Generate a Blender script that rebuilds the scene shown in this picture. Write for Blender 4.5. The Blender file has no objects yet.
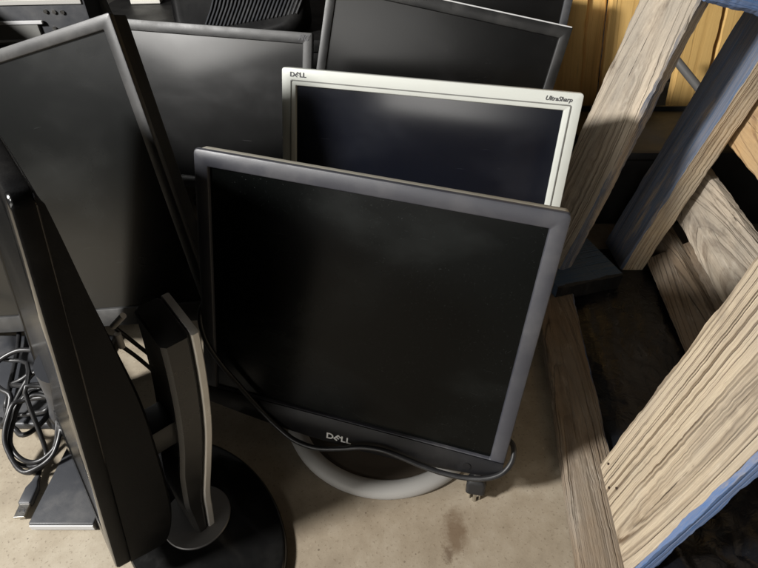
import bpy, bmesh, math, random
from mathutils import Vector, Matrix, noise
random.seed(7)
S = bpy.context.scene
COL = S.collection
R = math.radians

# ------------------------------------------------------------------ nodes
class NT:
    def __init__(s, name):
        s.m = bpy.data.materials.new(name); s.m.use_nodes = True
        s.t = s.m.node_tree; s.t.nodes.clear()
        s.out = s.t.nodes.new('ShaderNodeOutputMaterial')
        s.b = s.t.nodes.new('ShaderNodeBsdfPrincipled')
        s.t.links.new(s.b.outputs[0], s.out.inputs[0])
        s.tc = s.t.nodes.new('ShaderNodeTexCoord')
    def n(s, typ, **kw):
        nd = s.t.nodes.new(typ)
        for k, v in kw.items(): setattr(nd, k, v)
        return nd
    def put(s, sock, v):
        if isinstance(v, bpy.types.NodeSocket): s.t.links.new(v, sock)
        elif v is not None:
            if sock.type == 'RGBA' and len(v) == 3: v = (*v, 1)
            sock.default_value = v
    def math(s, op, a, b=None, c=None, clamp=False):
        nd = s.n('ShaderNodeMath', operation=op, use_clamp=clamp)
        for i, v in enumerate((a, b, c)):
            if v is not None: s.put(nd.inputs[i], v)
        return nd.outputs[0]
    def mapp(s, vec, scale=(1, 1, 1), loc=(0, 0, 0), rot=(0, 0, 0)):
        nd = s.n('ShaderNodeMapping'); s.put(nd.inputs['Vector'], vec)
        nd.inputs['Scale'].default_value = scale; nd.inputs['Location'].default_value = loc
        nd.inputs['Rotation'].default_value = rot
        return nd.outputs[0]
    def noise(s, vec, scale=5, detail=4, rough=.55, w=None, dist=0):
        nd = s.n('ShaderNodeTexNoise')
        if w is not None: nd.noise_dimensions = '4D'; s.put(nd.inputs['W'], w)
        s.put(nd.inputs['Vector'], vec); nd.inputs['Scale'].default_value = scale
        nd.inputs['Detail'].default_value = detail; nd.inputs['Roughness'].default_value = rough
        nd.inputs['Distortion'].default_value = dist
        return nd.outputs[0]
    def ramp(s, fac, stops, interp='LINEAR'):
        nd = s.n('ShaderNodeValToRGB'); s.put(nd.inputs[0], fac)
        cr = nd.color_ramp; cr.interpolation = interp
        while len(cr.elements) < len(stops): cr.elements.new(.5)
        for e, (p, c) in zip(cr.elements, stops):
            e.position = p
            e.color = (*c, 1) if not isinstance(c, (int, float)) else (c, c, c, 1)
        return nd.outputs[0]
    def rng(s, v, a, b, c, d):
        nd = s.n('ShaderNodeMapRange'); s.put(nd.inputs[0], v)
        for i, x in enumerate((a, b, c, d)): nd.inputs[i+1].default_value = x
        return nd.outputs[0]
    def mix(s, fac, a, b, blend='MIX'):
        nd = s.n('ShaderNodeMix', data_type='RGBA', blend_type=blend)
        s.put(nd.inputs[0], fac); s.put(nd.inputs[6], a); s.put(nd.inputs[7], b)
        return nd.outputs[2]
    def bump(s, h, strength=.3, dist=.001):
        nd = s.n('ShaderNodeBump'); s.put(nd.inputs['Height'], h)
        nd.inputs['Strength'].default_value = strength; nd.inputs['Distance'].default_value = dist
        s.t.links.new(nd.outputs[0], s.b.inputs['Normal'])
    def set(s, **kw):
        names = dict(color='Base Color', rough='Roughness', metal='Metallic', spec='Specular IOR Level', coat='Coat Weight', coatr='Coat Roughness')
        for k, v in kw.items(): s.put(s.b.inputs[names[k]], v)
        return s

def plastic(name, col, rough=.45, grain=.25, spec=.5, dust=.06, dcol=(.30, .28, .25), gscale=1600):
    m = NT(name); o = m.tc.outputs['Object']
    n1 = m.noise(o, 14, 5, .65); n2 = m.noise(o, 90, 3, .6)
    d = m.math('MULTIPLY', m.rng(n1, .45, .75, 0, 1), m.rng(n2, .3, .7, .3, 1))
    m.set(color=m.mix(m.math('MULTIPLY', d, dust), col, dcol),
          rough=m.math('ADD', m.rng(n1, .3, .7, rough-.06, rough+.1), m.math('MULTIPLY', d, .12)), spec=spec)
    if grain: m.bump(m.noise(o, gscale, 2, .5), grain, .0004)
    return m.m

def screenmat(name, col=(.006, .006, .007), rough=.28, smear=.02, seed=0., scol=(.5, .5, .5), spec=.5):
    m = NT(name); o = m.tc.outputs['Object']
    v = m.mapp(o, loc=(seed, seed*.7, seed*1.3), rot=(0, R(25), 0), scale=(1, 1, 1.6))
    a = m.noise(v, 6, 4, .5, dist=.3); b = m.noise(v, 24, 4, .6, dist=.4); c = m.noise(v, 700, 2, .5)
    s = m.math('MULTIPLY', m.rng(a, .50, .80, 0, .9), m.rng(b, .3, .75, .4, 1))
    # spread of fine dust specks and a few wiped streaks
    speck = m.rng(m.noise(v, 520, 1, .4), .735, .77, 0, 1)
    speck = m.math('MULTIPLY', speck, m.rng(m.noise(v, 11, 3, .6), .4, .62, .15, 1))
    st = m.noise(m.mapp(o, scale=(14, 1, 420), rot=(0, R(-35), 0), loc=(seed, 0, 0)), 1, 2, .5)
    stv = m.math('MULTIPLY', m.rng(st, .70, .78, 0, 1), m.rng(b, .5, .7, 0, 1.2))
    tot = m.math('ADD', m.math('MULTIPLY', s, 1.0), stv, clamp=True)
    sc = m.noise(m.mapp(o, scale=(16, 1, 900), rot=(0, R(28), 0), loc=(seed*2, 0, 0)), 1, 1, .4)
    sc = m.math('MULTIPLY', m.rng(sc, .775, .80, 0, 1), m.rng(m.noise(v, 13, 2, .5), .52, .6, 0, 1))
    cc = m.mix(m.math('MULTIPLY', tot, smear), col, scol)
    cc = m.mix(m.math('MULTIPLY', m.math('MAXIMUM', m.math('MULTIPLY', speck, .45), sc), .09), cc, scol)
    m.set(color=cc, rough=m.math('ADD', m.rng(a, .3, .7, rough-.015, rough+.02), m.math('MULTIPLY', tot, .035)), spec=spec)
    return m.m

def wood(name, light, dark, lam=.009, bump=.5, blue=0., weather=.5, rough=.8, bscale=1., contrast=1., bcol=(.035, .085, .21)):
    m = NT(name); o = m.tc.outputs['Object']
    oi = m.n('ShaderNodeObjectInfo'); rnd = oi.outputs['Random']
    w = m.math('MULTIPLY', rnd, 37.)
    sp = m.n('ShaderNodeSeparateXYZ'); m.put(sp.inputs[0], o)
    x, y, z = sp.outputs
    n1 = m.noise(m.mapp(o, scale=(7, 7, 1.6)), 1, 1.2, .5, w=w)
    n2 = m.noise(m.mapp(o, scale=(40, 40, 2.5)), 1, 2, .5, w=w)
    wx = m.math('ADD', m.math('SUBTRACT', x, m.math('MULTIPLY_ADD', rnd, .10, -.01)), m.math('MULTIPLY_ADD', n1, .055, -.027))
    wx = m.math('ADD', wx, m.math('MULTIPLY_ADD', n2, .002, -.001))
    wy = m.math('ADD', y, .035)
    zz = m.math('MULTIPLY', m.math('SUBTRACT', z, .18), .10)
    n3 = m.noise(m.mapp(o, scale=(150, 150, 4)), 1, 2, .5, w=w)
    r = m.math('SQRT', m.math('ADD', m.math('ADD', m.math('MULTIPLY', wx, wx), m.math('MULTIPLY', wy, wy)), m.math('MULTIPLY', zz, zz)))
    r = m.math('ADD', r, m.math('MULTIPLY_ADD', n3, lam*.30, -lam*.15))
    sp1 = m.n('ShaderNodeTexNoise'); sp1.noise_dimensions = '1D'; m.put(sp1.inputs['W'], m.math('MULTIPLY_ADD', r, .28/lam, w)); sp1.inputs['Detail'].default_value = 2
    ph = m.math('ADD', m.math('MULTIPLY', r, 6.283/lam), m.math('MULTIPLY', sp1.outputs[0], 11.))
    band = m.math('MULTIPLY_ADD', m.math('SINE', ph), .5, .5)
    band = m.math('POWER', band, 4.0)
    amp = m.noise(m.mapp(o, scale=(55, 55, 6)), 1, 3, .6, w=w)
    band = m.math('MULTIPLY', band, m.rng(amp, .32, .68, .25, 1.1))
    fib = m.noise(m.mapp(o, scale=(520, 520, 12)), 1, 5, .7, w=w)
    fib2 = m.noise(m.mapp(o, scale=(110, 110, 4)), 1, 4, .65, w=w)
    blot = m.noise(m.mapp(o, scale=(16, 16, 7)), 1, 5, .65, w=w)
    t = m.math('ADD', m.math('MULTIPLY', band, .55*contrast), m.math('ADD', m.math('MULTIPLY_ADD', fib, .75, -.22), m.math('MULTIPLY_ADD', m.noise(m.mapp(o, scale=(190, 190, 5)), 1, 4, .65, w=w), .9, -.45)))
    c = m.ramp(t, [(.05, light), (.95, dark)])
    grey = m.mix(.7, c, (.26, .235, .20), 'MIX')
    c = m.mix(m.math('MULTIPLY', m.rng(blot, .42, .68, 0, 1), weather), c, grey)
    c = m.mix(m.rng(fib2, .66, .80, 0, .75), c, (.05, .035, .022))
    crack = m.noise(m.mapp(o, scale=(210, 210, 3.2)), 1, 3, .6, w=m.math('ADD', w, 5.))
    cr_ = m.rng(crack, .665, .70, 0, .85)
    c = m.mix(cr_, c, (.035, .024, .016))
    stn = m.noise(m.mapp(o, scale=(34, 34, 11)), 1, 5, .7, w=m.math('ADD', w, 11.))
    c = m.mix(m.rng(stn, .56, .70, 0, weather*.7), c, (.085, .062, .044))
    pale = m.noise(m.mapp(o, scale=(60, 60, 14)), 1, 5, .7, w=m.math('ADD', w, 17.))
    c = m.mix(m.rng(pale, .58, .70, 0, weather*.5), c, (.60, .54, .45))
    # knots
    vo = m.n('ShaderNodeTexVoronoi'); m.put(vo.inputs['Vector'], m.mapp(o, scale=(9, 9, 4.5)))
    vo.voronoi_dimensions = '4D'; m.put(vo.inputs['W'], w)
    vo.inputs['Scale'].default_value = 1
    k = m.rng(vo.outputs['Distance'], .05, .13, 1, 0)
    c = m.mix(m.math('MULTIPLY', k, .55), c, (.11, .055, .025))
    if blue:
        bn = m.noise(m.mapp(o, scale=(26*bscale, 26*bscale, 5*bscale)), 1, 6, .72, w=w)
        c = m.mix(m.math('MULTIPLY', m.rng(bn, .62-blue*.4, .72-blue*.4, 0, 1), m.rng(fib, .3, .65, 1, .55)), c, bcol)
    m.set(color=c, rough=rough, spec=.25)
    h = m.math('ADD', m.math('MULTIPLY', band, -.8), m.math('MULTIPLY', fib, .7))
    h = m.math('SUBTRACT', h, m.rng(fib2, .62, .8, 0, 1.2))
    h = m.math('ADD', m.math('SUBTRACT', h, m.math('MULTIPLY', cr_, 2.)), m.math('MULTIPLY', pale, weather*.8))
    m.bump(h, bump, .0022)
    return m.m

def simple(name, col, rough=.5, metal=0, spec=.5, noise_amt=.15, nscale=60):
    m = NT(name); n = m.noise(m.tc.outputs['Object'], nscale, 4, .6)
    m.set(color=m.mix(m.rng(n, .35, .7, 0, noise_amt*2), col, tuple(c*.55+.02 for c in col)), rough=m.rng(n, .3, .7, max(.05, rough-.06), rough+.08), metal=metal, spec=spec)
    return m.m

M = {}
M['charcoal'] = plastic('charcoal_plastic', (.034, .035, .043), .42, .45, .6, .14, gscale=1500)
M['charcoal_dark'] = plastic('dark_lip_plastic', (.007, .007, .008), .42, .2, .22, .05)
M['beige'] = plastic('beige_housing', (.58, .55, .46), .5, .2, .4, .15)
M['white'] = plastic('white_plastic', (.50, .513, .475), .42, .12, .4, .12, dcol=(.4, .37, .3))
M['groove'] = plastic('grey_groove', (.16, .16, .15), .5, .1, .4, .1)
M['silver_dark'] = plastic('grey_bezel', (.026, .026, .026), .42, .3, .5, .12, gscale=1600)
M['black'] = plastic('black_plastic', (.008, .008, .008), .38, .2, .5, .10)
M['black_matte'] = plastic('matte_black_plastic', (.009, .009, .009), .6, .3, .3, .15)
M['gloss'] = plastic('gloss_black', (.006, .006, .006), .10, 0, .55, .03)
M['black_dusty'] = plastic('dusty_black_plastic', (.0045, .0045, .0048), .45, .3, .12, .04, gscale=700)
M['slate'] = plastic('slate_plastic', (.030, .032, .037), .45, .25, .5, .2)
M['housing_grey'] = plastic('pale_grey_housing', (.50, .50, .50), .45, .2, .4, .2)
M['column'] = plastic('satin_black_column', (.016, .0155, .015), .30, .2, .55, .06)
M['silver'] = simple('silver_trim', (.66, .64, .60), .32, .35, .5, .08)
M['silver_ring'] = plastic('silver_painted_ring', (.37, .36, .34), .42, .2, .5, .15)
M['disc'] = simple('brushed_disc', (.24, .235, .23), .42, .5, .5, .1)
M['brownblack'] = plastic('dark_base_insert', (.060, .047, .034), .55, .2, .35, .06)
M['metal'] = simple('bare_metal', (.62, .60, .56), .28, 1, .5, .1)
M['rubber'] = simple('cable_rubber', (.012, .012, .013), .38, 0, .5, .1)
M['letter'] = simple('letter_silver', (.80, .80, .78), .35, .15, .5, .03)
M['letter_dark'] = simple('letter_dark', (.05, .05, .055), .5, 0, .4, .03)
M['scr_front'] = screenmat('screen_front', (.0018, .0022, .0021), .25, .038, 3.1, (.45, .50, .48), .16)
M['scr_white'] = screenmat('screen_blue_black', (.003, .0038, .0075), .17, .025, 9.3, (.42, .45, .55), .8)
M['scr_left'] = screenmat('screen_left', (.0025, .003, .003), .26, .022, 5.7, (.40, .42, .40), .5)
M['scr_mid'] = screenmat('screen_mid', (.003, .003, .003), .20, .006, 12.9, (.5, .5, .5), 1.)
M['scr_back'] = screenmat('screen_back', (.0025, .0025, .0025), .22, .03, 1.9)
M['scr_gloss'] = screenmat('screen_edge_on', (.006, .006, .006), .20, .02, 8.2, (.5, .45, .36), .5)
M['wood'] = wood('weathered_wood', (.52, .42, .29), (.19, .13, .08), .0060, .9, 0, .9)
M['wood_ridged'] = wood('ridged_weathered_wood', (.48, .395, .285), (.13, .088, .052), .0072, 1., 0, .55, contrast=1.5)
M['wood_grey'] = wood('grey_weathered_wood', (.53, .45, .35), (.16, .115, .078), .0058, 1., 0, 1.)
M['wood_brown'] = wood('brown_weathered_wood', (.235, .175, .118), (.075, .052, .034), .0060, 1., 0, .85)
M['wood_blue'] = wood('blue_painted_wood', (.40, .32, .23), (.17, .125, .085), .008, .5, .68, .6, bcol=(.05, .10, .19))
M['wood_bluefull'] = wood('blue_painted_wood_full', (.30, .26, .21), (.13, .11, .09), .008, .5, .62, .4, bcol=(.045, .12, .29))
M['wood_greyblue'] = wood('grey_blue_wood', (.40, .34, .27), (.17, .13, .09), .0065, .8, .45, .8, bcol=(.07, .10, .16))
M['wood_warm'] = wood('warm_weathered_wood', (.54, .36, .18), (.26, .14, .06), .008, .6, .05, .4)
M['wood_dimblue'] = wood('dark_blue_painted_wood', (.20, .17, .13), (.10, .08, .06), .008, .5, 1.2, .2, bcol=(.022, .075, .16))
M['pine'] = wood('yellow_pine', (.80, .52, .19), (.52, .29, .085), .014, .2, 0, .04, .6, contrast=.6)
M['wall'] = simple('dark_wall', (.022, .020, .018), .8, 0, .2, .4, 6)
M['tote'] = plastic('black_tote', (.007, .007, .007), .5, .3, .3, .06)
M['rust'] = simple('rusty_nail', (.045, .026, .016), .8, .3, .3, .3, 300)
M['paper'] = simple('white_card', (.72, .70, .64), .7, 0, .3, .05)
M['ic_white'] = simple('white_cable', (.90, .88, .84), .4, 0, .5, .03)
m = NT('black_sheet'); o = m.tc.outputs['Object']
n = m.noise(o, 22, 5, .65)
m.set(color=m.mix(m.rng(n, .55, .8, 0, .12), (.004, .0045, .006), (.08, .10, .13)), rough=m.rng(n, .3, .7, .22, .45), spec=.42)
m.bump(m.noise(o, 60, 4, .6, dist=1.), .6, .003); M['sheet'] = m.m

# concrete
m = NT('concrete'); o = m.tc.outputs['Object']
a = m.noise(o, 3.2, 8, .65); b = m.noise(o, 28, 6, .7); c = m.noise(o, 260, 3, .6); d = m.noise(m.mapp(o, scale=(1, .5, 1)), 9, 7, .7, dist=.7)
colr = m.ramp(m.math('ADD', m.math('MULTIPLY', a, .6), m.math('MULTIPLY', b, .4)), [(.32, (.175, .145, .106)), (.5, (.28, .24, .18)), (.68, (.39, .35, .28))])
colr = m.mix(m.rng(d, .56, .72, 0, .45), colr, (.17, .125, .08))
colr = m.mix(m.rng(c, .60, .66, 0, .45), colr, (.10, .075, .05))
vo = m.n('ShaderNodeTexVoronoi'); m.put(vo.inputs['Vector'], o); vo.inputs['Scale'].default_value = 75; vo.inputs['Randomness'].default_value = 1
gr = m.math('MULTIPLY', m.rng(vo.outputs['Distance'], .07, .11, 1, 0), m.rng(m.noise(o, 21, 3, .6), .52, .60, 0, 1))
colr = m.mix(m.math('MULTIPLY', gr, .8), colr, (.05, .04, .03))
colr = m.mix(m.rng(m.noise(o, 95, 4, .6), .66, .74, 0, .3), colr, (.55, .48, .37))
def spot(cx, cy, sx, sy, r0, r1, amt):
    v = m.mapp(o, loc=(-cx*sx, -cy*sy, 0), scale=(sx, sy, 0))
    vv = m.n('ShaderNodeVectorMath', operation='LENGTH'); m.put(vv.inputs[0], v)
    w = m.math('ADD', vv.outputs['Value'], m.math('MULTIPLY_ADD', m.noise(o, 55, 5, .7), .044, -.022))
    return m.rng(w, r0, r1, amt, 0)
colr = m.mix(spot(.087, .292, 1.5, .75, .010, .026, .75), colr, (.075, .042, .022))
colr = m.mix(spot(.078, .268, 1.4, 1.0, .004, .012, .7), colr, (.05, .028, .016))
colr = m.mix(spot(.05, .30, .35, 1.0, .02, .12, .35), colr, (.16, .11, .065))
m.set(color=colr, rough=m.rng(b, .3, .7, .62, .85), spec=.3)
m.bump(m.math('ADD', m.math('MULTIPLY', b, .6), m.math('MULTIPLY', c, .5)), .28, .0012); M['concrete'] = m.m

# ------------------------------------------------------------------ objects
def link(o): COL.objects.link(o); return o
def tag(o, label=None, cat=None, group=None, kind=None):
    for k, v in (('label', label), ('category', cat), ('group', group), ('kind', kind)):
        if v: o[k] = v
    return o
def thing(name, label, cat, mat=None, group=None):
    o = link(bpy.data.objects.new(name, None)); o.empty_display_size = .05
    if mat is not None: o.matrix_world = mat
    return tag(o, label, cat, group)
def obj(name, bm, mats, parent=None, world=False, smooth=None, mat=None):
    me = bpy.data.meshes.new(name)
    bmesh.ops.recalc_face_normals(bm, faces=bm.faces)
    bm.to_mesh(me); bm.free()
    for k in (mats if isinstance(mats, (list, tuple)) else [mats]): me.materials.append(k)
    o = link(bpy.data.objects.new(name, me))
    if parent is not None:
        o.parent = parent
        if world:
            bpy.context.view_layer.update()
            o.matrix_parent_inverse = parent.matrix_world.inverted()
    if mat is not None: o.matrix_basis = mat
    if smooth is not None:
        for p in me.polygons: p.use_smooth = True
        try: me.set_sharp_from_angle(angle=R(smooth))
        except Exception: pass
    return o

def box(bm, lo, hi, bev=0, seg=2, mi=0):
    lo, hi = Vector(lo), Vector(hi)
    vs = [bm.verts.new((x, y, z)) for x in (lo.x, hi.x) for y in (lo.y, hi.y) for z in (lo.z, hi.z)]
    fs = [bm.faces.new([vs[i] for i in q]) for q in ((0, 1, 3, 2), (4, 6, 7, 5), (0, 4, 5, 1), (2, 3, 7, 6), (0, 2, 6, 4), (1, 5, 7, 3))]
    for f in fs: f.material_index = mi
    if bev:
        es = list({e for f in fs for e in f.edges})
        bmesh.ops.bevel(bm, geom=es, offset=bev, segments=seg, affect='EDGES', profile=.6)
    return vs
def rrect(x0, z0, x1, z1, r, n=5, bow=0, nb=12):
    """rounded rectangle, counter-clockwise; the bottom edge may bow down by bow"""
    pts = []
    for cx, cz, a0 in ((x1-r, z0+r, -90), (x1-r, z1-r, 0), (x0+r, z1-r, 90), (x0+r, z0+r, 180)):
        for i in range(n+1):
            a = R(a0+90*i/n); pts.append([cx+r*math.cos(a), cz+r*math.sin(a)])
    for i in range(1, nb):
        t = i/nb; pts.append([x0+r+(x1-x0-2*r)*t, z0])
    if bow:
        for p in pts:
            u = (p[0]-x0)/(x1-x0); wz = max(0, 1-(p[1]-z0)/.03)
            if p[1] < z0+.03: p[1] -= bow*math.sin(math.pi*min(1, max(0, u)))**.8*wz
    return pts
def loops(bm, ls, close0=False, close1=False, mi=0):
    vl = [[bm.verts.new(p) for p in l] for l in ls]
    for a, b in zip(vl, vl[1:]):
        n = len(a)
        for i in range(n):
            f = bm.faces.new((a[i], a[(i+1) % n], b[(i+1) % n], b[i])); f.material_index = mi
    for c, l in ((close0, vl[0]), (close1, vl[-1])):
        if c: bm.faces.new(l).material_index = mi
    return vl
def catmull(P, n=8):
    P = [Vector(p) for p in P]; out = []
    for i in range(len(P)-1):
        a, b, c, d = P[max(i-1, 0)], P[i], P[i+1], P[min(i+2, len(P)-1)]
        for k in range(n):
            t = k/n
            out.append(.5*((2*b)+(c-a)*t+(2*a-5*b+4*c-d)*t*t+(3*b-a-3*c+d)*t**3))
    return out+[P[-1]]
def tube(bm, pts, r, n=10, caps=True):
    pts = [Vector(p) for p in pts]; ls = []; nrm = None
    for i, p in enumerate(pts):
        t = (pts[min(i+1, len(pts)-1)]-pts[max(i-1, 0)]).normalized()
        if nrm is None: nrm = t.orthogonal().normalized()
        nrm = (nrm-t*nrm.dot(t)).normalized(); b = t.cross(nrm)
        rr = r(i/(len(pts)-1)) if callable(r) else r
        ls.append([p+rr*(math.cos(a)*nrm+math.sin(a)*b) for a in [2*math.pi*k/n for k in range(n)]])
    loops(bm, ls, caps, caps)
def cyl(bm, p0, p1, r, n=24): tube(bm, [p0, p1], r, n)
def text_bm(s, size, ext=.0003, shear=0., bold=0.):
    cu = bpy.data.curves.new('lettering', 'FONT'); cu.body = s; cu.size = size; cu.extrude = ext; cu.shear = shear; cu.offset = bold
    cu.align_x = 'LEFT'; cu.resolution_u = 4
    o = bpy.data.objects.new('lettering', cu); link(o); bpy.context.view_layer.update()
    dg = bpy.context.evaluated_depsgraph_get(); me = bpy.data.meshes.new_from_object(o.evaluated_get(dg))
    bm = bmesh.new(); bm.from_mesh(me)
    bpy.data.objects.remove(o); bpy.data.curves.remove(cu); bpy.data.meshes.remove(me)
    bmesh.ops.transform(bm, matrix=Matrix.Rotation(R(90), 4, 'X'), verts=bm.verts)   # into the XZ plane facing -Y
    return bm
def width(bm): xs = [v.co.x for v in bm.verts]; return min(xs), max(xs)
def dell_bm(h):
    """the four-letter wordmark with its slanted E"""
    out = bmesh.new(); x = 0
    for ch in 'DELL':
        b = text_bm(ch, h*1.38, .0003, 0, h*.028)
        a, c = width(b); zs = [v.co.z for v in b.verts]; mid = Vector(((a+c)/2, 0, (min(zs)+max(zs))/2))
        if ch == 'E':
            bmesh.ops.translate(b, vec=-mid, verts=b.verts)
            bmesh.ops.transform(b, matrix=Matrix.Rotation(R(38), 4, 'Y'), verts=b.verts)
            bmesh.ops.translate(b, vec=mid, verts=b.verts); a, c = width(b)
        bmesh.ops.scale(b, vec=(1.12, 1, 1), verts=b.verts); a, c = width(b)
        bmesh.ops.translate(b, vec=(x-a, 0, 0), verts=b.verts)
        x += c-a-(h*.02 if ch in 'DE' else -h*.10)
        me = bpy.data.meshes.new('tmp'); b.to_mesh(me); b.free(); out.from_mesh(me); bpy.data.meshes.remove(me)
    return out

def pose(yaw, tilt, roll, tl, W, H):
    rot = Matrix.Rotation(R(yaw), 4, 'Z') @ Matrix.Rotation(R(tilt), 4, 'X') @ Matrix.Rotation(R(roll), 4, 'Y')
    a = rot @ Vector((1, 0, 0)); b = rot @ Vector((0, 0, -1))
    return Matrix.Translation(Vector(tl)+a*W/2+b*H) @ rot

def monitor(label, W, H, mat, bez, scr, body, sides=.016, top=.016, bot=.022, depth=.014, back=.05, rad=.006, bow=0, recess=.004, side=None, soft=.002, group=None):
    side = side or depth+.006
    t = thing('monitor', label, 'monitor', mat, group)
    x0, x1 = -W/2, W/2
    def ring(d, y, r): return [(x, y, z) for x, z in rrect(x0+d, d, x1-d, H-d, max(.0005, r), bow=bow)]
    ix0, ix1, iz0, iz1 = x0+sides, x1-sides, bot, H-top
    def inner(d, y): return [(x, y, z) for x, z in rrect(ix0+d, iz0+d, ix1-d, iz1-d, .0012)]
    bm = bmesh.new()
    s = soft
    loops(bm, [ring(.0004, depth, rad), ring(0, depth-.001, rad), ring(0, s, rad), ring(s*.3, s*.3, rad), ring(s, 0, rad-s*.4),
               inner(-.0012, 0), inner(-.0003, .0006), inner(0, .0012), inner(.0006, recess+.001)])
    obj('bezel', bm, bez, t, smooth=35)
    bm = bmesh.new(); box(bm, (ix0-.003, recess, iz0-.003), (ix1+.003, recess+.004, iz1+.003))
    obj('screen', bm, scr, t)
    bm = bmesh.new()
    loops(bm, [ring(.0012, depth-.004, rad), ring(.0012, side, rad), ring(.004, side+.004, rad), ring(.02, side+.008, rad+.01),
               ring(.05, side+back*.8, rad+.02), ring(.07, side+back, rad+.02)], False, True)
    obj('back_housing', bm, body, t, smooth=40)
    return t
def stand(t, center, base_bm_fn, neck_from, basemat, neckmat):
    pass
def lumber(name, p0, axis, L, wv, W, T, mat, parent=None, paint=None, rough=.0016, seed=0, segs=110, taper=0., side=None):
    """plank: corner line from p0 along axis for L; wide vector wv (width W); thickness T to the other side; paint = {face: material slot}"""
    az = Vector(axis).normalized(); ax = Vector(wv); ax = (ax-az*ax.dot(az)).normalized(); ay = az.cross(ax)
    mw = Matrix((( ax.x, ay.x, az.x, p0[0]), (ax.y, ay.y, az.y, p0[1]), (ax.z, ay.z, az.z, p0[2]), (0, 0, 0, 1)))
    bm = bmesh.new(); c = min(.0025, T*.18); rings = []
    for i in range(segs+1):
        z = L*i/segs
        def j(k, amp=rough): q = noise.noise((seed*11.3+k*5.1, z*120, k*3.7)); return amp*.45*q-amp*1.6*max(0, q-.35)+amp*.5*noise.noise((seed*3.3+k*7.7, z*7, 2.2))
        zz = z if 0 < i < segs else z+.002*noise.noise((seed, i, 4))
        ch = [c*(1.2+1.2*noise.noise((seed*5+q*9.1, z*30, 1.7))) for q in range(4)]
        xl, xr, yl, yr = j(0), W+j(1), j(2, rough*.4), T+j(3, rough*.4)
        if taper: xr += taper*i/segs
        rings.append([(xl+ch[0], yl, zz), (W*.3, yl+j(8, rough*.3), zz), (W*.65, yl+j(9, rough*.3), zz), (xr-ch[1], yl, zz), (xr, yl+ch[1], zz), (xr, yr-ch[2], zz), (xr-ch[2], yr, zz), (xl+ch[3], yr, zz), (xl, yr-ch[3], zz), (xl, yl+ch[0], zz)])
    vl = loops(bm, rings, True, True)
    mats = [mat]
    if paint:
        mats += [paint[1]]
        for f in bm.faces:
            ce = f.calc_center_median()
            hit = {'x0': ce.x < W*.06, 'x1': ce.x > W*.94, 'y0': ce.y < T*.10, 'y1': ce.y > T*.90}
            if any(hit[k] for k in paint[0]): f.material_index = 1
    if parent is not None:
        o = obj(name, bm, mats, parent, world=True, smooth=32, mat=mw)
    else: o = obj(name, bm, mats, smooth=32, mat=mw)
    return o

# ------------------------------------------------------------------ setting
bm = bmesh.new()
bmesh.ops.create_grid(bm, x_segments=2, y_segments=2, size=8)
tag(obj('floor', bm, M['concrete']), kind='structure')
bm = bmesh.new(); box(bm, (-4, 1.75, -.02), (4, 1.85, 2.4))
tag(obj('wall', bm, M['wall']), kind='structure')

# ------------------------------------------------------------------ front monitor
PF = pose(-15.43, -14.63, 2.09, (-.1920, .5155, .3705), .381, .32)
mf = monitor('charcoal monitor in front with a beige back, silver ring stand and a cable draped across', .381, .32, PF, M['charcoal'], M['scr_front'], M['beige'],
             sides=.0165, top=.0175, bot=.020, depth=.0065, side=.019, back=.05, rad=.005, soft=.003)
# bowed dark lip under the screen
bm = bmesh.new(); n = 40; ls = []
for yy, sc in ((.010, 1.), (-.001, 1.), (-.0045, .86), (-.0045, .25), (-.0015, .0)):
    top = [(-.186+.372*i/n, yy, .0205-.003*sc) for i in range(n+1)]
    ls.append((yy, sc))
vl = []
for yy, sc in ls:
    row = []
    for i in range(n+1):
        u = i/n; dn = .0025+.0165*math.sin(math.pi*u)**.9
        up = .019+.0*u
        row.append(bm.verts.new((-.1895+.379*u, yy, up-(up+dn)*sc)))
    vl.append(row)
for a, b in zip(vl, vl[1:]):
    for i in range(n): bm.faces.new((a[i], a[i+1], b[i+1], b[i]))
bk = [bm.verts.new((v.co.x, .011, .019)) for v in vl[-1]]
for i in range(n):
    bm.faces.new((vl[-1][i], vl[-1][i+1], bk[i+1], bk[i])); bm.faces.new((vl[0][i+1], vl[0][i], bk[i], bk[i+1]))
lip = obj('bezel_lip', bm, M['charcoal_dark'], mf, smooth=40)
b = dell_bm(.0085); a, c = width(b)
obj('logo', b, M['letter'], mf, mat=Matrix.Translation((-.006-(c-a)/2, -.0050, -.0085)))
bm = bmesh.new(); cyl(bm, (.150, -.0055, .006), (.150, .004, .006), .0045)
obj('power_button', bm, M['charcoal_dark'], mf, smooth=40)
# ring stand on the floor
cx, cy = .010, .470
bm = bmesh.new(); prof = [(.1375, .0005), (.1385, .006), (.134, .0115), (.126, .0135), (.119, .012), (.1155, .008), (.1150, .0005)]
ls = [[(cx+r*math.cos(a), cy+r*math.sin(a), z) for a in [2*math.pi*k/96 for k in range(96)]] for r, z in prof]
loops(bm, ls+[ls[0]])
bmesh.ops.remove_doubles(bm, verts=bm.verts, dist=1e-6)
obj('ring_base', bm, M['silver_ring'], mf, world=True, smooth=50)
bm = bmesh.new(); ls = [[(cx+r*math.cos(a), cy+r*math.sin(a), z) for a in [2*math.pi*k/96 for k in range(96)]] for r, z in ((.1153, .0006), (.1153, .0055), (.05, .0075))]
loops(bm, ls, True, True)
obj('base_plate', bm, M['brownblack'], mf, world=True, smooth=30)
bm = bmesh.new(); tube(bm, catmull([(cx, cy+.03, .007), (cx, cy+.035, .06), (cx, cy+.03, .12), (cx-.005, cy+.025, .19)], 6), .026, 20)
obj('neck', bm, M['silver_ring'], mf, world=True, smooth=40)

def onfront(x, y, z): return PF @ Vector((x, y, z))
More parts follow.
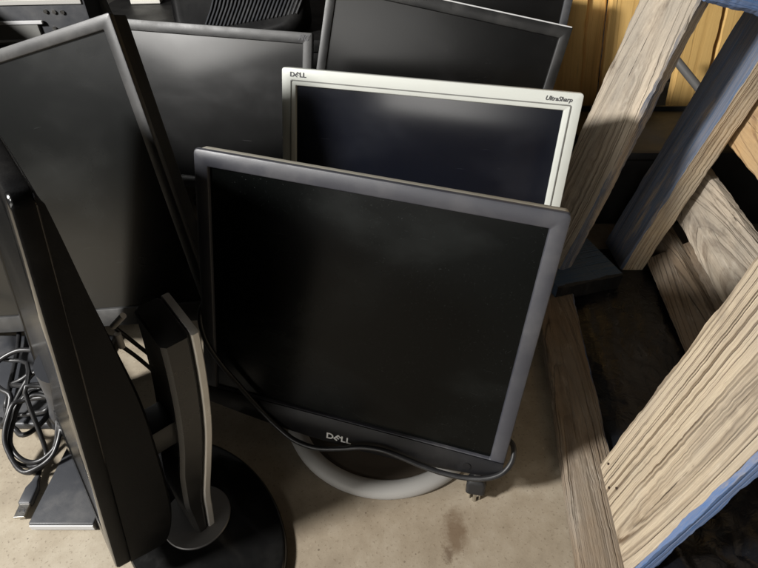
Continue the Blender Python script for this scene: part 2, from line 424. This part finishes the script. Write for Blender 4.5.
# ------------------------------------------------------------------ white monitor
PW = pose(-13.0, -15.4, .4, (-.1335, .758, .372), .40, .32)
mw_ = monitor('white framed monitor with a blue-black screen, standing behind the charcoal front monitor', .40, .32, PW, M['white'], M['scr_white'], M['white'],
              sides=.0205, top=.022, bot=.03, depth=.018, back=.05, rad=.004, soft=.0012)
bm = bmesh.new()
def rr(d, y, r=.002): return [(x, y, z) for x, z in rrect(-.20+.0128+d, .02+d, .20-.0128-d, .32-.0148-d, r)]
loops(bm, [rr(0, -.0008), rr(.0001, -.0012), rr(.0012, -.0012), rr(.0013, -.0008), rr(.0013, .0006), rr(0, .0006), rr(0, -.0008)])
obj('groove_line', bm, M['groove'], mw_)
b = dell_bm(.0062); obj('logo', b, M['letter_dark'], mw_, mat=Matrix.Translation((-.20+.0125, -.0004, .32-.0108)))
b = text_bm('UltraSharp', .0076, .0002, .25, .00012); a, c = width(b)
obj('lettering', b, M['letter_dark'], mw_, mat=Matrix.Translation((.20-.0135-(c-a), -.0004, .32-.0112)))
bm = bmesh.new(); box(bm, (-.10, .72, .0005), (.18, .93, .018), .006)
obj('base_plate', bm, M['white'], mw_, world=True, smooth=40)
bm = bmesh.new(); tube(bm, [(.05, .86, .015), (.05, .83, .10), (.05, .79, .20)], .03, 20)
obj('neck', bm, M['white'], mw_, world=True, smooth=40)

# ------------------------------------------------------------------ left wide monitor
k = 1.04
C0 = Vector((0, 0, .62)); tlL = C0+(Vector((-.707, .687, .349))-C0)*k
PL = pose(-17.6, -14.2, -17., tlL, .47*k, .32*k+.024)
ml = monitor('wide grey-framed monitor leaning tilted at the left edge, its corner pointing up', .47*k, .32*k+.024, PL, M['silver_dark'], M['scr_left'], M['black_matte'],
             sides=.014, top=.0135, bot=.0255, depth=.007, side=.026, back=.03, rad=.002, soft=.0012)
# ------------------------------------------------------------------ mid-left monitor
PM = pose(-8.5, -18., 1.7, (-.469, 1.034, .367), .36, .29)
mm_ = monitor('grey-framed monitor with a dim screen, between the wide left monitor and the white one', .36, .29, PM, M['silver_dark'], M['scr_mid'], M['black_matte'],
              sides=.0165, top=.018, bot=.022, depth=.012, back=.04, rad=.002, soft=.0012)
b = text_bm('FIC', .0125, .0003, .45, .0004); a, c = width(b)
obj('logo', b, M['letter_dark'], mm_, mat=Matrix.Translation((.18-.0035-(c-a), -.0004, .29-.0125)))
bm = bmesh.new(); box(bm, (-.40, 1.0, .0005), (-.18, 1.16, .018), .006); obj('base_plate', bm, M['black_matte'], mm_, world=True, smooth=40)
bm = bmesh.new(); tube(bm, [(-.29, 1.12, .015), (-.29, 1.10, .09), (-.29, 1.06, .18)], .025, 16); obj('neck', bm, M['black_matte'], mm_, world=True, smooth=40)
# ------------------------------------------------------------------ back monitors
PB = pose(-9.1, -15., 8.9, (-.081, .992, .442), .40, .32)
mb = monitor('black-framed monitor with a pale top edge, tilted sideways behind the white monitor', .40, .32, PB, M['black'], M['scr_back'], M['housing_grey'],
             sides=.016, top=.019, bot=.024, depth=.010, back=.045, rad=.002, soft=.001)
bm = bmesh.new(); box(bm, (-.1985, -.0006, .3186), (.1985, .0085, .3206), .0006); obj('top_trim', bm, M['housing_grey'], mb)
bm = bmesh.new(); box(bm, (-.02, 1.0, .0005), (.20, 1.10, .018), .006); obj('base_plate', bm, M['black_matte'], mb, world=True, smooth=40)
bm = bmesh.new(); tube(bm, [(.09, 1.05, .015), (.09, 1.03, .10), (.10, 1.0, .20)], .022, 16); obj('neck', bm, M['black_matte'], mb, world=True, smooth=40)
PB2 = pose(-9, -13, 3.5, (-.02, 1.165, .43), .385, .32)
mb2 = monitor('farthest dark monitor, only its upper right corner showing above the pale top edge', .385, .32, PB2, M['slate'], M['scr_back'], M['black_matte'],
              sides=.015, top=.016, bot=.02, depth=.012, back=.035, rad=.003)

# ------------------------------------------------------------------ edge-on black monitor, lower left
hv0 = Vector((-.671, .741, 0)); mv0 = Vector((.741, .671, 0))
hv = Vector((-.625, .781, 0)); mv = Vector((.781, .625, 0)); N0 = Vector((-.262, .229, .0))
th = R(8.7)
upv = Vector((mv.x*math.sin(th), mv.y*math.sin(th), math.cos(th))); bkv = (mv-upv*mv.dot(upv)).normalized()
# local axes: x runs from far edge to near edge (-hv), y = back (bkv), z = up
EW, EH = .30, .415
org = N0+hv*EW/2+Vector((0, 0, .05))
PE = Matrix(((-hv.x, bkv.x, upv.x, org.x), (-hv.y, bkv.y, upv.y, org.y), (-hv.z, bkv.z, upv.z, org.z), (0, 0, 0, 1)))
me_ = thing('monitor', 'glossy black monitor seen edge-on in the lower left foreground', 'monitor', PE)
prof = [(.0135, .002), (.046, .002), (.056, .012), (.062, .05), (.061, .10), (.0575, .15), (.0545, .19), (.050, .225), (.041, .275), (.031, .33), (.022, .38), (.0165, .408), (.015, .4128), (.0135, .4132)]
pp = [(v.x, v.y) for v in catmull([(a, b, 0) for a, b in prof], 4)]
bm = bmesh.new()
def prl(x, d):
    return [(x, y+(.030-y)*d*1.2 if y > .016 else y, z+(.207-z)*d*.1) for y, z in pp]
loops(bm, [prl(-EW/2+.001, .10), prl(-EW/2+.004, .03), prl(-EW/2+.010, 0), prl(EW/2-.010, 0), prl(EW/2-.004, .03), prl(EW/2-.001, .10)], True, True)
obj('back_housing', bm, M['black_dusty'], me_, smooth=40)
bm = bmesh.new()
def er(d, y, r): return [(x, y, z) for x, z in rrect(-EW/2+d, d, EW/2-d, EH-d, r, 6)]
loops(bm, [er(.001, .0145, .010), er(.0004, .0135, .010), er(0, .0125, .010), er(0, .0025, .010), er(.0008, .0008, .010), er(.0022, 0, .009), er(.030, 0, .002), er(.0305, .0016, .002)])
bo = obj('bezel', bm, [M['gloss'], M['black_dusty']], me_, smooth=30)
for p in bo.data.polygons:
    if p.center.y > .0012 and abs(p.normal.y) < .5: p.material_index = 1
bm = bmesh.new(); box(bm, (-EW/2+.028, .0012, .028), (EW/2-.028, .0050, EH-.028)); obj('screen', bm, M['scr_gloss'], me_)
bm = bmesh.new(); box(bm, (-.64, .432, .0005), (-.415, .60, .013), .004, 3)
obj('base_plate', bm, M['slate'], me_, world=True, smooth=40)
bm = bmesh.new(); tube(bm, catmull([(-.425, .438, .012), (-.415, .44, .03), (-.385, .42, .09), (-.34, .38, .19)], 6), .020, 20)
obj('neck', bm, M['slate'], me_, world=True, smooth=40)

# ------------------------------------------------------------------ monitor stand with silver trim
QC = Vector((-.21, .305, 0))
ms = thing('monitor_stand', 'black monitor stand with silver trim on a round base, beside the edge-on monitor', 'monitor stand', Matrix.Translation(QC))
SM = Matrix(((mv0.x, hv0.x, 0, QC.x), (mv0.y, hv0.y, 0, QC.y), (0, 0, 1, 0), (0, 0, 0, 1)))   # local: x = m, y = h, z
bm = bmesh.new(); ls = []
for sc, z in ((.985, .0005), (1., .003), (1., .0075), (.985, .0105), (.95, .0125), (.3, .0135)):
    ls.append([(.002+.080*sc*math.cos(a), -.005+.127*sc*math.sin(a), z) for a in [2*math.pi*q/96 for q in range(96)]])
loops(bm, ls, True, True); bmesh.ops.transform(bm, matrix=SM, verts=bm.verts)
obj('base_plate', bm, M['gloss'], ms, world=True, smooth=40)
bm = bmesh.new()
loops(bm, [[(-.0+r*math.cos(a), r*math.sin(a), z) for a in [2*math.pi*q/64 for q in range(64)]] for r, z in ((.038, .0135), (.038, .0150), (.0372, .0158), (.01, .0160))], True, True)
bmesh.ops.transform(bm, matrix=SM, verts=bm.verts)
obj('swivel_disc', bm, M['disc'], ms, world=True, smooth=40)
spine = catmull([(.004, 0, .014), (.008, 0, .045), (.012, 0, .075), (.022, 0, .115), (.034, 0, .165), (.042, 0, .215), (.047, 0, .26), (.0495, 0, .292)], 6)
def colloop(p, i, n_, depth, w):
    z = p.z
    t_ = .012+.012*min(1, z/.10)
    return t_
def slab(bm, x0f, x1f, y0, y1, bev):
    ls = []
    n_ = len(spine)
    for i, p in enumerate(spine):
        xa, xb = x0f(p), x1f(p); zz = p.z; b = bev
        xs = [(xa+b, y0), (xb-b, y0), (xb, y0+b), (xb, y1-b), (xb-b, y1), (xa+b, y1), (xa, y1-b), (xa, y0+b)]
        ls.append([(x, y, zz+(.010*(y-y0)/(y1-y0) if i == n_-1 else 0)) for x, y in xs])
    top = [(x+(sum(q[0] for q in ls[-1])/8-x)*.14, y+(sum(q[1] for q in ls[-1])/8-y)*.1, z+.0022) for x, y, z in ls[-1]]
    ls.append(top)
    loops(bm, ls, True, True)
bm = bmesh.new(); slab(bm, lambda p: p.x-.012-.014*min(1, p.z/.12), lambda p: p.x-.0004, -.021, .032, .0038)
bmesh.ops.transform(bm, matrix=SM, verts=bm.verts); obj('column', bm, M['column'], ms, world=True, smooth=38)
bm = bmesh.new(); slab(bm, lambda p: p.x, lambda p: p.x+.0075, -.0215, .0325, .0012)
bmesh.ops.transform(bm, matrix=SM, verts=bm.verts); obj('silver_trim', bm, M['silver'], ms, world=True, smooth=38)
bm = bmesh.new(); box(bm, (-.022, -.012, .165), (.016, .022, .195), .003)
bmesh.ops.transform(bm, matrix=SM, verts=bm.verts); obj('mount_bracket', bm, M['black'], ms, world=True, smooth=38)

# ------------------------------------------------------------------ power cable on the front monitor
def pt(p): return onfront(*p)
path = [(-.150, .05, .15), (-.185, .035, .14), (-.1935, .006, .126), (-.184, -.006, .098), (-.166, -.0055, .066), (-.135, -.0055, .033), (-.105, -.0075, .006), (-.080, -.010, -.011), (-.058, -.012, -.0205), (-.030, -.013, -.0215),
        (.000, -.0125, -.0125), (.025, -.0115, -.003), (.050, -.011, .001), (.075, -.0105, -.0025), (.100, -.0105, -.007), (.125, -.0105, -.009), (.150, -.0105, -.007), (.172, -.010, -.001), (.190, -.006, .010), (.1985, .004, .024), (.196, .018, .034), (.185, .030, .030), (.178, .030, .012), (.170, .016, -.004), (.165, .004, -.014)]
cb = thing('power_cable', 'black power cable draped over the front monitor, its plug hanging at the lower right', 'cable', Matrix.Translation(pt((0, -.012, -.02))))
bm = bmesh.new(); tube(bm, catmull([pt(p) for p in path], 8), .0032, 12)
obj('cord', bm, M['rubber'], cb, world=True, smooth=60)
e = pt((.165, .004, -.014)); dv = Vector((-.02, -.20, -1)).normalized(); sx = Vector((1, -.2, 0)); sx = (sx-dv*sx.dot(dv)).normalized(); sy = dv.cross(sx)
PP = Matrix(((sx.x, sy.x, dv.x, e.x), (sx.y, sy.y, dv.y, e.y), (sx.z, sy.z, dv.z, e.z), (0, 0, 0, 1)))
bm = bmesh.new()
loops(bm, [[(x, y, z) for x, y in rrect(-w, -d, w, d, min(w, d)*.45)] for w, d, z in ((.0035, .0035, -.012), (.0045, .004, -.002), (.009, .0065, .002), (.0115, .008, .008), (.0105, .0075, .018), (.0115, .008, .0215), (.011, .0076, .0225))], True, True)
plug = obj('plug', bm, M['rubber'], cb, world=True, smooth=40, mat=PP)
for s in (-1, 1):
    bm = bmesh.new(); box(bm, (s*.006-.0008, -.003, .0226), (s*.006+.0008, .003, .036), .0004); o = obj('prong', bm, M['metal'], plug)
bm = bmesh.new(); cyl(bm, (0, .0045, .0226), (0, .0045, .038), .0022); obj('prong', bm, M['metal'], plug, smooth=40)

# ------------------------------------------------------------------ things on the floor, lower left
def loop3(c, ax, ay, r1, r2, a0, a1, n=26, wob=.003, sd=0):
    c, ax, ay = Vector(c), Vector(ax), Vector(ay); out = []
    for i in range(n+1):
        a = R(a0+(a1-a0)*i/n)
        out.append(c+ax*r1*math.cos(a)+ay*r2*math.sin(a)+Vector((noise.noise((sd, i*.35, 1)), noise.noise((sd, i*.35, 2)), noise.noise((sd, i*.35, 3))))*wob)
    return out
pc = []
ax = Vector((1, .15, -.05)).normalized(); ay = Vector((-.05, .80, .60)).normalized()
pc += [Vector((-.66, .60, .09)), Vector((-.585, .535, .060)), Vector((-.535, .515, .050)), Vector((-.490, .505, .052))]
for q in range(4):
    pc += loop3((-.437+.003*q, .405-.002*q, .040+.0035*q), ax, ay, .029+.0035*(q % 2), .052-.006*(q % 3), 120+360*q, 120+360*(q+1), 18, .006, q*3.1)[(0 if q == 0 else 1):]
pc += [Vector((-.428, .395, .012)), Vector((-.427, .378, .0060)), Vector((-.4235, .356, .0060))]
cu = thing('usb_cable', 'coiled black USB cable with its plug lying on the bright floor', 'cable', Matrix.Translation((-.44, .41, 0)))
bm = bmesh.new(); tube(bm, catmull(pc, 3), .0029, 10); obj('cord', bm, M['rubber'], cu, world=True, smooth=60)
PU = Matrix.Translation((-.4225, .352, .0062)) @ Matrix.Rotation(R(184), 4, 'Z')
bm = bmesh.new(); loops(bm, [[(x, y, z) for x, z in rrect(-w, -h, w, h, h*.5)] for w, h, y in ((.003, .003, -.008), (.0042, .0036, 0), (.0075, .0046, .008), (.0078, .0048, .027), (.0068, .0040, .029))], True, True)
pl = obj('plug', bm, M['slate'], cu, world=True, smooth=40, mat=PU)
bm = bmesh.new(); box(bm, (-.006, .029, -.0023), (.006, .045, .0023), .0004); obj('connector', bm, M['metal'], pl)
for s in (-1, 1):
    bm = bmesh.new(); box(bm, (s*.0027-.001, .036, .0022), (s*.0027+.001, .039, .00255)); obj('slot', bm, M['letter_dark'], pl)

tg = []
for q, (dx, dy, r1, r2, a0) in enumerate(((0, 0, .040, .030, 200), (.02, -.02, .030, .045, 40), (-.01, .015, .050, .035, 300))):
    tg += loop3((-.475+dx, .470+dy, .030+.012*q), Vector((1, -.3, .1)).normalized(), Vector((.2, .85, .45)).normalized(), r1, r2, a0, a0+330, 14, .012, 30+q*7)
tg = [Vector((-.60, .66, .03)), Vector((-.555, .585, .022))]+tg+[Vector((-.50, .43, .016)), Vector((-.535, .465, .0045)), Vector((-.60, .45, .0042))]
bm = bmesh.new(); tube(bm, catmull(tg, 4), .0034, 10)
tag(obj('power_cable', bm, M['rubber'], smooth=60), 'thicker tangled black cable behind the coiled USB cable at the left edge', 'cable')
PA = Matrix.Translation((-.360, .350, .0)) @ Matrix.Rotation(R(0), 4, 'Z')
ad = thing('power_adapter', 'flat dark grey power adapter on the floor under the edge-on monitor', 'power adapter', PA)
bm = bmesh.new(); box(bm, (-.041, -.054, .0005), (.034, .055, .014), .002, 3); obj('case', bm, M['slate'], ad, smooth=40)
bm = bmesh.new(); box(bm, (-.040, -.0555, .003), (.033, -.0535, .0115), .0005); obj('end_strip', bm, M['housing_grey'], ad)

wc = thing('white_cable', 'dark cable with two white connectors hanging between the edge-on monitor and the stand', 'cable', Matrix.Translation((-.31, .47, 0)))
bm = bmesh.new(); tube(bm, catmull([(-.300, .50, .0), (-.302, .485, .05), (-.306, .466, .105), (-.3165, .460, .134)], 6), .0026, 10); tube(bm, catmull([(-.304, .50, .0), (-.300, .49, .07), (-.306, .47, .13), (-.318, .462, .166)], 6), .0026, 10)
obj('cord', bm, M['rubber'], wc, smooth=60, world=True)
for a, b_ in (((-.3165, .460, .133), (-.3145, .459, .157)), ((-.3175, .461, .167), (-.299, .460, .186))):
    bm = bmesh.new(); tube(bm, [a, b_], .0040, 12); obj('connector', bm, M['ic_white'], wc, smooth=40, world=True)

# ------------------------------------------------------------------ wooden crate
yw = Vector((.119, .993, 0)).normalized()
leanv = Vector((.168, -.02, .985)).normalized()
cr = thing('wooden_crate', 'weathered wooden pallet crate with blue paint traces, standing at the right', 'crate', Matrix.Translation((.36, .5, 0)))
def left_x(y, z): return .255+.17*z+.12*(y-.25)
def right_x(y, z): return .50+.17*z+.12*(y-.77)
# upright corner stud at the back left
lumber('post', (.326, .735, .0), (.182, 0, .983), .66, (-.47, .88, 0), .084, .024, M['wood_grey'], cr, (('x0',), M['wood_greyblue']), seed=1, rough=.003)
# upright corner stud at the back right: narrow edge to the camera
lumber('post', (.479, .770, .0), (.217, 0, .976), .68, (0, 1, 0), .089, .041, M['wood'], cr, (('y1',), M['wood_blue']), seed=2, rough=.0022)
# big near upright board
g0 = Vector((left_x(.243, .0), .243, .0225))
lumber('slat', (left_x(.370, .021), .370, .021), (.166, .015, .985), .60, (-.12, -1, 0), .138, .017, M['wood_ridged'], cr, (('x1',), M['wood_bluefull']), seed=3, rough=.003)
# bottom rail along the floor
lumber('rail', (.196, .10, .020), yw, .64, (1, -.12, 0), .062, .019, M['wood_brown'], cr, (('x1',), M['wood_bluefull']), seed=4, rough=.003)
for (y, z) in ((.356, .041), (.331, .031), (.322, .046)):
    bm = bmesh.new(); x = left_x(y, z); cyl(bm, (x-.0016, y, z), (x+.006, y, z), .0015, 12)
    obj('nail', bm, M['rust'], cr, world=True, smooth=40)
# right wall boards
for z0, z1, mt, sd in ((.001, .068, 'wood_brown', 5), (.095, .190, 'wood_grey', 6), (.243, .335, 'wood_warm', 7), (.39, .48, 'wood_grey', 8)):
    y0 = .02
    lumber('slat', (right_x(y0, z0)+.003, y0, z0), yw, .93, leanv, z1-z0, .02, M[mt], cr, None, seed=sd, rough=.004)
# bottom boards inside
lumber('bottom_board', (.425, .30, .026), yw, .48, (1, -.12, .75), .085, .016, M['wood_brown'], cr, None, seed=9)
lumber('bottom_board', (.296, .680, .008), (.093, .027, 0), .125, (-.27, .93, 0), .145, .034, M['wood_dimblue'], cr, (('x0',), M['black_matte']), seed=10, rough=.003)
# top rail, blue
lumber('rail', (.375, .708, .470), (.98, 0, -.20), .26, (.2, -.05, .98), .088, .024, M['wood_bluefull'], cr, None, seed=11, rough=.004)

# pine planks behind
for i, (x0, x1, yy, hh, lb) in enumerate(((.352, .4205, 1.20, .72, 'leftmost yellow pine plank, right beside the dark monitors'), (.4255, .4635, 1.212, .70, 'narrow yellow pine plank, second from the dark monitors'),
        (.4655, .560, 1.196, .74, 'wide yellow pine plank half hidden by the grey crate post'), (.626, .697, 1.20, .70, 'yellow pine plank seen through the gap between the two crate posts'), (.7065, .79, 1.205, .72, 'sliver of yellow pine plank beside the blue-painted crate post'))):
    tag(lumber('plank', (x0+.36*.15, yy, .001), (-.15, .0, 1), hh, (1, 0, .15), x1-x0, .02, M['pine'], None, None, seed=20+i, rough=.0012), lb, 'plank', 'pine planks behind the crate')
# black box added to darken the gap, and the rod inside it
bm = bmesh.new()
loops(bm, [[(x, y, z) for x, y in rrect(.40-d, .93-d, .80+d, 1.13+d, .02)] for d, z in ((0, .002), (.006, .15), (.012, .152), (.012, .165), (.005, .166), (.003, .155), (-.01, .02))], True, True)
t = thing('black_box', 'added black box darkening the gap behind the crate posts', 'tote', Matrix.Translation((.6, 1.03, 0))); obj('tub', bm, M['tote'], t, world=True, smooth=40)
bm = bmesh.new(); box(bm, (.40, .93, .150), (.80, 1.13, .158), .003); obj('lid', bm, M['tote'], t, world=True)
bm = bmesh.new(); tube(bm, [(.555, 1.10, .30), (.70, 1.02, .167)], .008, 14)
tag(obj('metal_rod', bm, M['disc'], smooth=40), 'short dull metal rod slanting through the gap between the crate posts', 'rod')
# black plastic sheet, lower right, carried on inwards in place of crate-floor shade
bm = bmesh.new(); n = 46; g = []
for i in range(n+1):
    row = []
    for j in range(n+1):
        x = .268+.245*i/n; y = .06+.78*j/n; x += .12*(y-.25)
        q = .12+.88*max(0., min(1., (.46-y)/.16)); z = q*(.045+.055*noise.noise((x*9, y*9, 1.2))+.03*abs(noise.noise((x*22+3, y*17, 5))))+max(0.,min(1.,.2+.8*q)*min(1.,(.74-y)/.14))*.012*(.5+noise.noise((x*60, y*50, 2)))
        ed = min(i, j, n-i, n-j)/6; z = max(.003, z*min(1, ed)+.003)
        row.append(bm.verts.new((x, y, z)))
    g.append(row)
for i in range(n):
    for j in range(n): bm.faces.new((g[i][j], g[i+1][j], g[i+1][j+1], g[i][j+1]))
o = obj('plastic_sheet_and_shade', bm, M['sheet'], smooth=60); tag(o, 'crumpled black plastic sheet, extended over the crate floor as its shade', 'plastic sheet')
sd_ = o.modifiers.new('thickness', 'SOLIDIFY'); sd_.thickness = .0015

# ------------------------------------------------------------------ clutter at the top left
PT = Matrix.Translation((-.90, .76, 0)) @ Matrix.Rotation(R(8), 4, 'Z')
t = thing('black_box', 'added black box out of view at the left, darkening the reflection in the edge-on monitor', 'tote', PT)  # unseen box, added as a dark reflection for the edge-on screen
bm = bmesh.new(); box(bm, (-.2, -.2, .001), (.2, .2, .43), .012); obj('tub', bm, M['tote'], t, smooth=30)
bm = bmesh.new(); box(bm, (-.207, -.207, .41), (.207, .207, .44), .006); obj('lid', bm, M['tote'], t, smooth=30)

PC = Matrix.Translation((-.76, 1.02, .0)) @ Matrix.Rotation(R(5), 4, 'Z')
pcx = thing('desktop_computer', 'dark grey desktop computer case behind the wide left monitor', 'computer', PC)
bm = bmesh.new(); box(bm, (-.25, 0, .001), (.245, .10, .395), .003); obj('case', bm, M['slate'], pcx, smooth=30)
bm = bmesh.new(); box(bm, (-.25, -.003, .388), (.24, .004, .396), .001); obj('lit_edge', bm, M['silver_ring'], pcx)  # pale strip painted for the light along the top front edge
bm = bmesh.new(); box(bm, (-.15, -.006, .325), (.155, .002, .362), .001); bay = obj('drive_bay', bm, M['groove'], pcx)
bm = bmesh.new(); box(bm, (-.15, -.008, .358), (.165, -.002, .3635), .001); box(bm, (-.15, -.008, .329), (.13, -.002, .333), .001); obj('trim_strip', bm, M['housing_grey'], bay)
for (x, z) in ((.175, .377), (.189, .376), (.203, .375), (.180, .349)):
    bm = bmesh.new(); cyl(bm, (x, -.003, z), (x, .003, z), .0035, 12); obj('screw', bm, M['metal'], pcx, smooth=40)
bm = bmesh.new(); box(bm, (-.005, -.03, .001), (.026, -.026, .352), .0005)
o = obj('card', bm, M['paper'], mat=Matrix.Translation((-.53, 1.02, .0))@Matrix.Rotation(R(2), 4, 'Y')); tag(o, 'slim white card standing between the computer case and the grey-framed monitor', 'card')
# dark bin carrying things
bm = bmesh.new(); box(bm, (-.66, 1.165, .001), (.0, 1.62, .285), .008)
t = thing('black_box', 'large black tote behind the grey-framed monitor, carrying a vented shell', 'tote', Matrix.Translation((-.25, 1.38, 0))); obj('tub', bm, M['tote'], t, world=True, smooth=30)
bm = bmesh.new(); box(bm, (-.667, 1.158, .270), (.007, 1.627, .295), .006); obj('lid', bm, M['tote'], t, world=True, smooth=30)
PV = Matrix.Translation((-.283, 1.175, .298)) @ Matrix.Rotation(R(-9), 4, 'Y') @ Matrix.Rotation(R(-32), 4, 'X')
vs = thing('speaker', 'rounded black plastic shell with a ribbed vent, resting behind the grey-framed monitor', 'speaker', PV)
bm = bmesh.new()
def vr(d, y): return [(x, y, z) for x, z in rrect(-.14+d, 0+d, .14-d, .20-d, .04, 8, .012)]
loops(bm, [vr(.006, .09), vr(0, .07), vr(0, .02), vr(.003, .008), vr(.010, .001), vr(.018, 0), vr(.024, .002)], True, True)
obj('shell', bm, M['black_dusty'], vs, smooth=40)
bm = bmesh.new()
for i in range(24):
    x = -.075+.0085*i
    tube(bm, [(x, .0005, .024), (x+.022, -.0002, .060), (x+.05, -.002, .12)], .0021, 8)
obj('vent', bm, M['slate'], vs, smooth=40)
bm = bmesh.new(); box(bm, (-.035, 0, 0), (.035, .05, .13), .002)
o = obj('carton', bm, M['paper'], mat=Matrix.Translation((-.57, 1.45, .296)) @ Matrix.Rotation(R(6), 4, 'Z')); tag(o, 'small white carton on the black tote left of the vented shell', 'carton')
bm = bmesh.new(); box(bm, (-.012, 0, 0), (.012, .02, .55), .002)
o = obj('metal_bracket', bm, M['groove'], mat=Matrix.Translation((-.475, 1.11, .001)) @ Matrix.Rotation(R(-8), 4, 'Y')); tag(o, 'narrow grey metal bracket standing between the computer case and the black tote', 'bracket')

# ------------------------------------------------------------------ light
w = bpy.data.worlds.new('World'); S.world = w; w.use_nodes = True
t = w.node_tree; t.nodes.clear()
def wn(k): return t.nodes.new(k)
out = wn('ShaderNodeOutputWorld'); bg = wn('ShaderNodeBackground'); tc = wn('ShaderNodeTexCoord')
def wm(op, a, b=None):
    nd = wn('ShaderNodeMath'); nd.operation = op
    for q, v in enumerate((a, b)):
        if isinstance(v, bpy.types.NodeSocket): t.links.new(v, nd.inputs[q])
        elif v is not None: nd.inputs[q].default_value = v
    return nd.outputs[0]
def wr(v, a, b, c=0, d=1):
    nd = wn('ShaderNodeMapRange'); nd.interpolation_type = 'SMOOTHSTEP'; t.links.new(v, nd.inputs[0])
    for q, x in enumerate((a, b, c, d)): nd.inputs[q+1].default_value = x
    return nd.outputs[0]
sp = wn('ShaderNodeSeparateXYZ'); t.links.new(tc.outputs['Generated'], sp.inputs[0]); wx, wy, wz = sp.outputs
no = wn('ShaderNodeTexNoise'); no.inputs['Scale'].default_value = 2.4; no.inputs['Detail'].default_value = 3; t.links.new(tc.outputs['Generated'], no.inputs['Vector'])
# a dim shed with a bright doorway a long way behind the viewer on the left
door = wm('MULTIPLY', wm('MULTIPLY', wr(wx, -.76, -.60), wr(wx, -.15, -.33)), wm('MULTIPLY', wr(wz, -.035, .03), wr(wz, .40, .26)))
door = wm('MULTIPLY', door, wr(wy, 0, -.3))
side = wm('MULTIPLY', wm('MULTIPLY', wr(wx, -.72, -.86), wr(wy, -.2, -.38)), wm('MULTIPLY', wr(wz, .0, .08), wr(wz, .32, .18)))
dim = wm('MULTIPLY', wm('MULTIPLY', wr(wz, -.2, .25, .25, 1), wr(wy, .3, -.5, .25, 1)), wr(no.outputs[0], .38, .64, .2, 1.4))
t.links.new(wm('ADD', wm('ADD', wm('MULTIPLY', door, 3.6), wm('MULTIPLY', side, .4)), wm('MULTIPLY', dim, .03)), bg.inputs['Strength'])
bg.inputs['Color'].default_value = (1, .97, .92, 1)
t.links.new(bg.outputs[0], out.inputs[0])
def area(name, loc, target, size, power, col):
    l = bpy.data.lights.new(name, 'AREA'); l.energy = power; l.size = size; l.color = col; l.shape = 'DISK'
    o = link(bpy.data.objects.new(name, l)); o.location = loc
    o.rotation_euler = (Vector(target)-Vector(loc)).to_track_quat('-Z', 'Y').to_euler(); return o
area('key_lamp', (-1.47, -.19, 1.27), (.1, .40, .1), .25, 74, (1, .98, .95))
area('fill_lamp', (-3.6, -2.6, 3.0), (-.6, .2, 0), .8, 26, (1, .97, .92))  # added soft fill, also brightening the floor that the screens reflect

# ------------------------------------------------------------------ camera
cam = bpy.data.cameras.new('camera'); co = link(bpy.data.objects.new('camera', cam)); S.camera = co
cam.lens = 540/758*36; cam.sensor_width = 36; cam.clip_start = .01; cam.clip_end = 200
co.location = (0, 0, .62); co.rotation_euler = (R(50), 0, 0)
S.render.engine = 'CYCLES'; S.render.resolution_x = 1024; S.render.resolution_y = 767
S.view_settings.view_transform = 'Standard'; S.view_settings.look = 'None'; S.view_settings.exposure = .06; S.view_settings.gamma = 1
